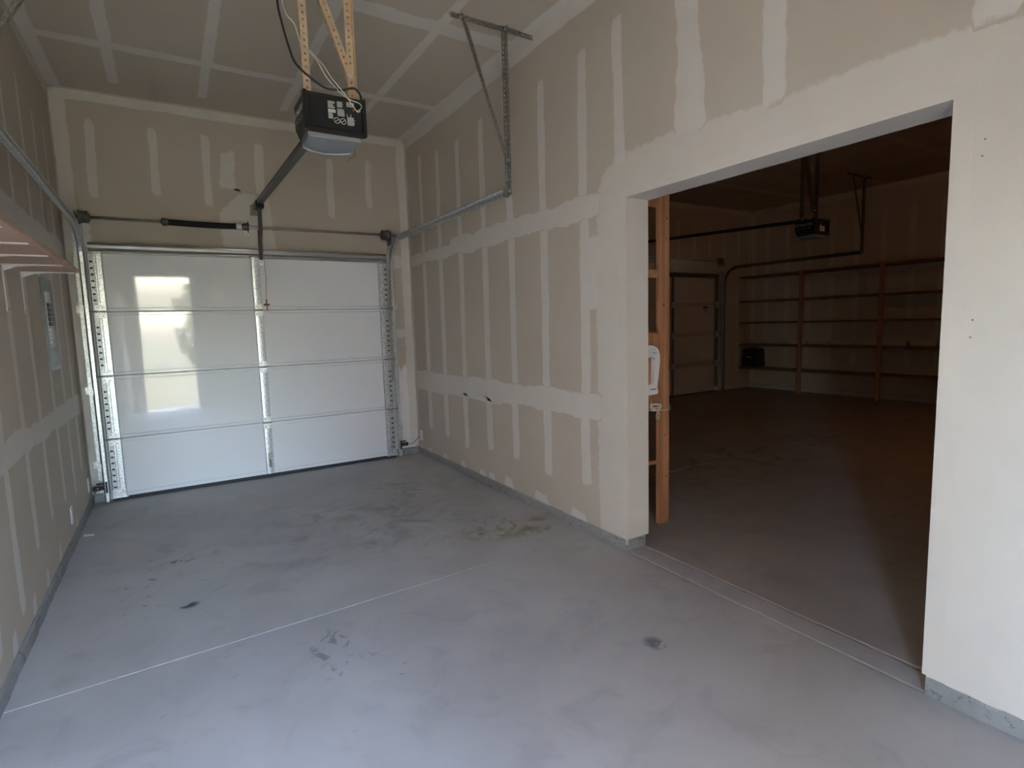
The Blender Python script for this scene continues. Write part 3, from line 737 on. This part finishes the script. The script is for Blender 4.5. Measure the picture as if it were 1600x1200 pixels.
    li = MB().sheet([[(xm+x, yb+y+.006, zb+.022), (xm+x, yb+y+.012, zb+.006), (xm+x, yb+y+.010, zb-.020), (xm+x, yb+y-.004, zb-.030), (xm+x, yb+y-.016, zb-.026)] for x, y in lp])
    lo = li.build('lens_lip', 'lenslip', t, solid=.003, smooth=True)
    sl = MB()
    for i in range(4, 13):
        x, y = lp[i]; sl.box(xm+x-.0045, xm+x+.0045, yb+y-.010, yb+y+.001, zb-.0325, zb-.028)
    sl.build('vent_slot', 'lens', lo)
    # rail with belt
    p0 = Vector((xm, yhead, zrail0)); p1 = Vector((xm, yb+dp-.08, zrail1))
    MB().bar(p0, p1, .048, .026).build('rail', 'black', t)
    b = MB(); b.bar(p0+Vector((-.018, 0, .022)), p1+Vector((-.018, 0, .022)), .006, .010); b.bar(p0+Vector((.018, 0, .022)), p1+Vector((.018, 0, .022)), .006, .010); b.build('drive_belt', 'rubber', t)
    hb = MB(); hb.box(xm-.030, xm-.026, yhead-.05, yhead+.05, zrail0-.045, zrail0+.02); hb.box(xm+.026, xm+.030, yhead-.05, yhead+.05, zrail0-.045, zrail0+.02); hb.box(xm-.045, xm+.045, yhead+.047, yhead+.052, zrail0-.07, zrail0+.03)
    hb.cyl((xm-.034, yhead-.02, zrail0+.004), (xm+.034, yhead-.02, zrail0+.004), .022, 16); hb.build('header_bracket', 'galvdark', t)
    tz = lambda y: zrail0+(zrail1-zrail0)*(yhead-y)/(yhead-(yb+dp-.08))
    ty = yhead-.20
    MB().box(xm-.034, xm+.034, ty-.07, ty+.07, tz(ty)-.045, tz(ty)+.018).build('trolley', 'black', t, bevel=.004)
    ar = MB(); ar.bar((xm+.004, ty+.01, tz(ty)-.03), (xm+.004, ydoor-.055, zdoor+.20), .010, .030, (1, 0, 0)); ar.bar((xm-.002, ydoor-.05, zdoor+.26), (xm-.002, ydoor-.02, zdoor), .010, .032, (1, 0, 0))
    ar.build('door_arm', 'black', t)
    db = MB().box(xm-.022, xm+.022, ydoor-.006, ydoor+.07, zdoor-.05, zdoor+.02); db.build('arm_bracket', 'galv', t)
    # hangers from the ceiling
    yh = yb+hoff
    for sx in (-1, 1):
        b = MB(); perf(b, (xm+sx*.125, yh, zb+ht-.03), (xm+sx*.125, yh, hang_top), (-sx, 0, 0), (0, -sx, 0), .034, .030, .010)
        b.build('hanger_angle', hm, t, solid=.002)
        MB().cyl((xm+sx*.118-.016*(1 if sx > 0 else 1), yh-.012, zb+ht+.012), (xm+sx*.118-.016, yh+.004, zb+ht+.012), .008, 6).build('bolt', 'galv', t)
    b = MB(); perf(b, (xm+.095, yh-.006, zb+ht+.115), (xm-.16, yh-.006, hang_top), (1, 0, .3), (0, 1, 0), .034, .030, .010); b.build('hanger_brace', hm, t, solid=.002)
    MB().cyl((xm+.100, yh-.02, zb+ht+.13), (xm+.100, yh+.004, zb+ht+.13), .008, 6).build('bolt', 'galv', t)
    if cord:
        pts = [(xm+.02, ty, tz(ty)-.04)]+[(xm+.018+.004*math.sin(i*.9), ty+.05*i/12+.03, tz(ty)-.04-(tz(ty)-.04-1.68)*i/12) for i in range(1, 13)]
        rc = MB().tube(pts, .0022, 6).build('release_cord', 'redcord', t)
        px, py, pz = pts[-1]
        h_ = MB(); h_.tube([(px-.022, py, pz-.046), (px-.018, py, pz-.038), (px+.018, py, pz-.038), (px+.022, py, pz-.046)], .009, 8); h_.bar((px, py, pz+.01), (px, py, pz-.04), .010, .010)
        h_.tube([(px, py, pz-.04), (px+.004, py, pz-.09)], .004, 6); h_.build('release_handle', 'red', rc)
    return t
op1 = opener('black door opener on tan perforated hangers under the ceiling of the near bay', -1.50, -2.92, 2.345, 2.535, 2.475, -.06, YF-.092, 2.05, H, True)
op2 = opener('small black door opener in the dark room beyond the opening', 4.14, -2.12, 2.31, 2.62, 2.49, YB2-.06, YB2-.08, 2.10, H2, False, False, 'darksteel', .15)

def smooth_path(P, k=6):
    P = [Vector(p) for p in P]; out = []
    for i in range(len(P)-1):
        a, b, c, d = P[max(i-1, 0)], P[i], P[i+1], P[min(i+2, len(P)-1)]
        for j in range(k):
            t = j/k; out.append(.5*((2*b)+(c-a)*t+(2*a-5*b+4*c-d)*t*t+(3*b-a-3*c+d)*t**3))
    out.append(P[-1]); return out
yc = -2.90
pc = MB().tube(smooth_path([(-1.70, yc+.2, H), (-1.715, yc+.1, 3.1), (-1.722, yc+.03, 2.93), (-1.722, yc, 2.85), (-1.69, yc, 2.71), (-1.658, yc-.01, 2.63), (-1.55, yc-.02, 2.555), (-1.47, yc-.02, 2.555), (-1.40, yc-.02, 2.575), (-1.365, yc-.005, 2.545), (-1.362, yc+.03, 2.515)]), .0055, 8).build('power_cord', 'rubber', smooth=True, base=True)
tag(pc, 'black power cord curving down from the ceiling to the near opener', 'cord')
w1 = MB().tube(smooth_path([(-1.66, yc+.15, H), (-1.70, yc+.05, 3.0), (-1.695, yc, 2.86), (-1.66, yc, 2.82), (-1.63, yc+.02, 2.75), (-1.575, yc-.01, 2.68), (-1.53, yc-.02, 2.60), (-1.47, yc-.025, 2.54), (-1.43, yc-.03, 2.515), (-1.385, yc-.03, 2.505), (-1.372, yc-.03, 2.49), (-1.385, yc-.028, 2.472), (-1.40, yc-.026, 2.468)]), .0024, 6)
w1.tube(smooth_path([(-1.60, yc, 2.72), (-1.545, yc-.015, 2.66), (-1.51, yc-.02, 2.605), (-1.46, yc-.03, 2.545), (-1.42, yc-.03, 2.495), (-1.395, yc-.03, 2.463), (-1.378, yc-.03, 2.470)]), .0024, 6)
w1 = w1.build('bell_wire', 'cordw', smooth=True, base=True)
tag(w1, 'thin cream wires looping in front of the near opener label', 'wire')
an = MB().tube(smooth_path([(-1.38, -2.78, 2.34), (-1.372, -2.78, 2.315), (-1.38, -2.78, 2.29), (-1.40, -2.78, 2.28), (-1.41, -2.78, 2.262)]), .0012, 5).build('antenna_wire', 'spring', op1)

# ------------------------------------------------------------------ safety sensors
def sensor(label, x, s_):
    t = thing('safety_sensor', label, 'door sensor', (x, -.11, .10))
    MB().box(x-.045, x+.03, -.155, -.12, .13, .165).build('sensor_body', 'black', t, bevel=.005)
    b = MB(); b.box(x-.05*s_-.006, x-.05*s_+.006, -.16, -.112, .10, .195); b.box(min(x-.05*s_, x+.02*s_), max(x-.05*s_, x+.02*s_), -.118, -.112, .17, .182); b.build('mounting_clip', 'rubber', t, bevel=.003)
    MB().cyl((x+.034*s_, -.138, .147), (x+.046*s_, -.138, .147), .009, 12).build('sensor_eye', 'lenslip', t)
    MB().cyl((x-.01, -.155, .148), (x-.01, -.158, .148), .004, 8).build('indicator_light', 'printw', t)
    return t
s1 = sensor('small black sensor at the foot of the right track', -.205, 1)
MB().tube(smooth_path([(-.165, -.138, .147), (-.13, -.14, .135), (-.10, -.12, .15), (-.06, -.07, .15), (-.03, -.08, .19), (-.012, -.10, .205)]), .0028, 6).build('sensor_wire', 'rubber', s1)
s2 = sensor('small black sensor at the foot of the left track', -2.868, -1)
MB().tube(smooth_path([(-2.875, -.138, .147), (-2.895, -.14, .12), (-2.90, -.15, .11), (-2.91, -.14, .13)]), .0028, 6).build('sensor_wire', 'rubber', s2)

# ------------------------------------------------------------------ outlets, floor scrap
def outlet(label, x, y, z, n):
    t = thing('outlet_plate', label, 'wall outlet', (x, y, z))
    MB().box(min(x, x+n*.006), max(x, x+n*.006), y-.036, y+.036, z-.058, z+.058).build('cover_plate', 'white', t, bevel=.003)
    for dz in (-.02, .02): MB().box(min(x, x+n*.0085), max(x, x+n*.0085), y-.017, y+.017, z+dz-.014, z+dz+.014).build('socket', 'white', t, bevel=.002)
    return t
outlet('white outlet plate low on the right wall by the back corner', 0, -.11, .21, -1)
outlet('white outlet plate low on the left wall next to the back corner', -WL, -.19, .20, 1)
outlet('white outlet plate low on the left wall below the electrical panel', -WL, -1.10, .21, 1)
sc_ = MB().prism([(-2.905, -.90), (-2.845, -.925), (-2.835, -.965), (-2.90, -.945)], 2, .001, .004).build('drywall_scrap', 'white', base=True)
tag(sc_, 'flat white scrap lying on the floor by the left wall', 'debris')

# ------------------------------------------------------------------ electrical panel on the left wall
px, py0, py1, pz0, pz1 = -WL, -1.27, -.93, 1.19, 1.775
ep = thing('electrical_panel', 'grey electrical panel with exposed breakers on the left wall', 'electrical panel', (px, (py0+py1)/2, pz0))
b = MB(); e = .028
b.box(px, px+.016, py0, py0+e, pz0, pz1); b.box(px, px+.016, py1-e, py1, pz0, pz1); b.box(px, px+.016, py0+e, py1-e, pz1-e, pz1); b.box(px, px+.016, py0+e, py1-e, pz0, pz0+e)
b.build('frame', 'panel', ep, bevel=.002)
MB().box(px, px+.005, py0+e, py1-e, pz0+e, pz1-e).build('dead_front', 'panelin', ep)
MB().box(px+.005, px+.010, py0+e, py1-e, pz0+e, 1.335).build('lower_cover', 'panel', ep)
MB().box(px+.005, px+.010, py0+e, py1-e, 1.70, pz1-e).build('upper_cover', 'panel', ep)
for i in range(5):
    MB().box(px+.004, px+.020, -1.145, -1.055, 1.475+i*.030, 1.500+i*.030).build('breaker', 'breaker', ep, bevel=.002)
for i in range(4):
    MB().box(px+.004, px+.013, -1.15, -1.10, 1.36+i*.027, 1.378+i*.027).build('terminal', 'white', ep, bevel=.002)
MB().box(px+.005, px+.0062, -1.04, -.965, 1.48, 1.69).build('paper_label', 'paperlabel', ep)
MB().box(px+.005, px+.0062, -1.04, -.965, 1.345, 1.45).build('paper_label', 'paperlabel', ep)
MB().box(px+.005, px+.012, -1.215, -1.175, 1.36, 1.69).build('wire_channel', 'printw', ep, bevel=.002)
MB().box(px+.005, px+.012, -1.15, -1.10, 1.63, 1.69).build('wire_channel', 'printw', ep, bevel=.002)

# ------------------------------------------------------------------ bracketed shelf on the left wall
sh = thing('wall_shelf', 'brown board shelf on white brackets high on the left wall', 'shelf', (-2.81, -3.0, 1.53))
MB().box(-WL+.001, -2.68, -4.55, -1.735, 1.762, 1.781).build('board', 'particle', sh, bevel=.002)
for i in range(7):
    y = -1.75-.40*i; b = MB()
    b.box(-WL, -WL+.004, y-.013, y+.013, 1.535, 1.760); b.box(-WL+.004, -2.70, y-.013, y+.013, 1.756, 1.7615)
    b.prism([(-WL+.004, 1.728), (-WL+.004, 1.757), (-2.80, 1.757), (-2.88, 1.749)], 1, y-.004, y+.004)
    k_ = b.build('bracket', 'bracket', sh, bevel=.0015)
    MB().cyl((-WL+.004, y, 1.545), (-WL+.006, y, 1.545), .005, 8).build('screw', 'drum', k_)

# ------------------------------------------------------------------ wooden shelving
SHZ = [.445, .895, 1.325, 1.735, 2.20]
far = thing('storage_shelves', 'long brown wooden shelving along the far wall of the dark room', 'shelving', (7.47, -1.5, 0))
for z in SHZ:
    for (a, b_) in ((-2.62, -1.335), (-1.335, -.035), (-.035, 1.22), (-5.2, -2.62)):
        MB().box(7.282, X2-.002, a+.001, b_-.001, z-.055, z-.0215).build('shelf_board', 'pine_shade', far)
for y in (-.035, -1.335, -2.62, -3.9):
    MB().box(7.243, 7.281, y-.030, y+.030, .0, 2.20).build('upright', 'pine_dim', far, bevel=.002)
near = thing('storage_shelves', 'wooden shelf unit with pine post just inside the opening', 'shelving', (.39, -1.2, 0))
for i, z in enumerate([.445, .895, 1.325, 1.735, 2.19]):
    MB().box(TH+.002, .545, -3.078, 1.10, z-.030, z-.004).build('shelf_board', 'pine_y', near)
    if z != .445: MB().box(TH+.002, .50, -3.10, -3.080, z-.06, z-.004).build('shelf_cleat', 'pine_y', near)
MB().box(.500, .589, -3.122, -3.084, .0, 2.60).build('upright', 'pine_z', near, bevel=.003)
for y in (-1.75, -.4, .95): MB().box(.551, .589, y-.044, y+.044, 0, 2.25).build('upright', 'pine_z', near, bevel=.003)
pn = MB().box(TH+.002, .499, -3.118, -3.102, .795, 1.315).build('end_panel', 'ply', near, bevel=.002)
for (kx, kz, r_) in ((.535, 1.50, .010), (.56, .33, .007), (.548, .62, .006), (.562, .14, .006), (.555, 1.93, .006), (.562, 2.06, .007)):
    MB().cyl((kx, -3.1222, kz), (kx, -3.1228, kz), r_, 10).build('knot', 'drum', near)

# white fitting with an open grip hanging on the end panel
def ring_solid(outer, inner, y0, y1, name, m_, parent, bev):
    k = len(outer); mb = MB(); v = []
    for y in (y0, y1):
        v += [(x, y, z) for x, z in outer]+[(x, y, z) for x, z in inner]
    f = []
    for i in range(k):
        j = (i+1) % k
        f += [(i, j, k+j, k+i), (2*k+i, 3*k+i, 3*k+j, 2*k+j), (i, 2*k+i, 2*k+j, j), (k+i, k+j, 3*k+j, 3*k+i)]
    mb.add(v, f); return mb.build(name, m_, parent, bevel=bev)
cx = .378
gr = thing('grip_fitting', 'white plastic fitting with an open grip hanging on the wooden panel', 'plastic fitting', (cx, -3.13, .91))
half_o = [(.0, 1.240), (.035, 1.236), (.060, 1.222), (.078, 1.196), (.086, 1.165), (.085, 1.12), (.080, 1.07), (.072, 1.02), (.063, .985), (.060, .955), (.066, .935), (.067, .920), (.055, .912), (.0, .908)]
half_i = [(.0, 1.158), (.026, 1.158), (.035, 1.152), (.038, 1.140), (.038, 1.12), (.037, 1.09), (.036, 1.06), (.035, 1.03), (.034, 1.01), (.032, .99), (.029, .984), (.024, .980), (.016, .978), (.0, .978)]
def mirror(h): return [(cx+x, z) for x, z in h]+[(cx-x, z) for x, z in reversed(h[1:-1])]
ring_solid(mirror(half_o), mirror(half_i), -3.160, -3.119, 'grip_body', 'white', gr, .008)
MB().prism([(cx-.03, 1.175), (cx+.05, 1.175), (cx+.058, 1.195), (cx+.04, 1.215), (cx-.03, 1.215)], 1, -3.163, -3.157).build('head_plate', 'bracket', gr, bevel=.002)
MB().box(cx-.005, cx+.045, -3.162, -3.157, .946, .954).build('clip', 'lens', gr)
MB().box(cx+.008, cx+.048, -3.164, -3.157, 1.187, 1.191).build('clip', 'lens', gr)
cx += .012
pts = [(cx+.0, -3.135, .91), (cx+.012, -3.14, .87), (cx+.0, -3.145, .83)]
rr = random.Random(4)
for i in range(26):
    a = i*1.35; pts.append((cx+.045+.045*math.cos(a)+rr.uniform(-.01, .01), -3.14+.012*math.sin(a*1.7), .825+.022*math.sin(a)+rr.uniform(-.006, .006)))
pts += [(cx+.055, -3.15, .80), (cx+.045, -3.15, .765), (cx+.06, -3.15, .745), (cx+.072, -3.15, .77), (cx+.065, -3.15, .81), (cx+.09, -3.14, .80)]
pts += [(.500, -3.130, .797), (.545, -3.130, .792), (.590, -3.128, .795), (.612, -3.10, .82), (.606, -3.07, .86), (.592, -3.055, .875)]
wc = MB().tube(smooth_path(pts, 5), .0036, 6).build('tangled_cord', 'cordt', smooth=True, base=True)
tag(wc, 'bundled cream cord looped around the pine post', 'cord')

# black case on the second shelf from the bottom
bz = .424
bc = thing('black_case', 'black box-shaped case on the left end of the far shelves', 'case', (7.45, 1.0, bz))
MB().prism([(.85, bz), (1.17, bz), (1.18, bz+.06), (1.155, bz+.33), (1.12, bz+.36), (.90, bz+.36), (.865, bz+.33), (.84, bz+.06)], 0, 7.31, 7.58).build('body', 'black', bc, bevel=.012)
MB().tube([(7.44, .93, bz+.355), (7.44, .94, bz+.385), (7.44, 1.08, bz+.385), (7.44, 1.09, bz+.355)], .010, 8).build('handle', 'rubber', bc)
MB().box(7.303, 7.312, .97, 1.06, bz+.19, bz+.21).build('badge', 'print', bc)

# ------------------------------------------------------------------ unseen warm fill bulb, added to tint the far room (out of the frame, to the right)
lx, ly = 4.3, -4.9
cl = thing('fill_lamp', 'added unseen warm bulb tinting the far room', 'lamp', (lx, ly, H2))
MB().tube([(lx, ly, H2), (lx, ly, H2-.012), (lx, ly, H2-.045), (lx, ly, H2-.07)], [.055, .055, .035, .022], 20).build('socket', 'white', cl, smooth=False)
M['bulb'] = mat('fill_bulb', (.9, .8, .6), .3)
M['bulb'].node_tree.nodes['Principled BSDF'].inputs['Emission Color'].default_value = (1, .55, .25, 1); M['bulb'].node_tree.nodes['Principled BSDF'].inputs['Emission Strength'].default_value = 1.0
MB().tube([(lx, ly, H2-.07), (lx, ly, H2-.085), (lx, ly, H2-.11), (lx, ly, H2-.135), (lx, ly, H2-.155), (lx, ly, H2-.165)], [.014, .020, .031, .033, .022, .004], 20).build('bulb', 'bulb', cl, smooth=True)
pl_d = bpy.data.lights.new('fill_light', 'POINT'); pl_d.energy = .85; pl_d.color = (1, .44, .15); pl_d.shadow_soft_size = .03
pl_o = bpy.data.objects.new('fill_light', pl_d); COL.objects.link(pl_o); pl_o.parent = cl; pl_o.location = (0, 0, -.21)

# ------------------------------------------------------------------ greenery outside, mirrored in the glossy door
M['leaf'] = mat('green_leaves', (.05, .10, .02), .6, var=(3, (.12, .19, .05), 4, .3, .7))
M['bark'] = mat('grey_brown_bark', (.12, .09, .06), .9)
def plant(name, label, cat, x, y, h, r, z0, n, seed, trunk):
    q = random.Random(seed); t = thing(name, label, cat, (x, y, -.08))
    MB().tube([(x, y, -.1), (x+.05, y, trunk*.6), (x-.03, y, trunk)], [.05*h/3, .04*h/3, .02*h/3], 8).build('trunk', 'bark', t)
    b = MB()
    for i in range(n):
        while True:
            p = Vector((q.uniform(-1, 1), q.uniform(-1, 1), q.uniform(-1, 1)))
            if .25 < p.length < 1+.15*math.sin(7*p.x+5*p.z): break
        c = Vector((x+p.x*r, y+p.y*r, z0+(h-z0)*(p.z*.5+.5))); u = Vector((q.gauss(0, 1), q.gauss(0, 1), q.gauss(0, .6))).normalized(); v = u.orthogonal().normalized()*.5; s_ = .05+.035*h*.5*q.random()
        b.add([c-u*s_, c+v*s_, c+u*s_, c-v*s_], [(0, 1, 2, 3)])
    o = b.build('foliage', 'leaf', t); o['kind'] = 'stuff'; return t
plant('garden_bush', 'rounded green bush on the grass seen only mirrored in the white door', 'bush', -1.35, -17.0, 2.1, .75, .0, 1500, 3, 1.0)
plant('garden_tree', 'leafy green tree on the grass seen only mirrored in the white door', 'tree', .6, -24.0, 6.5, 1.9, 1.8, 2200, 5, 4.0)
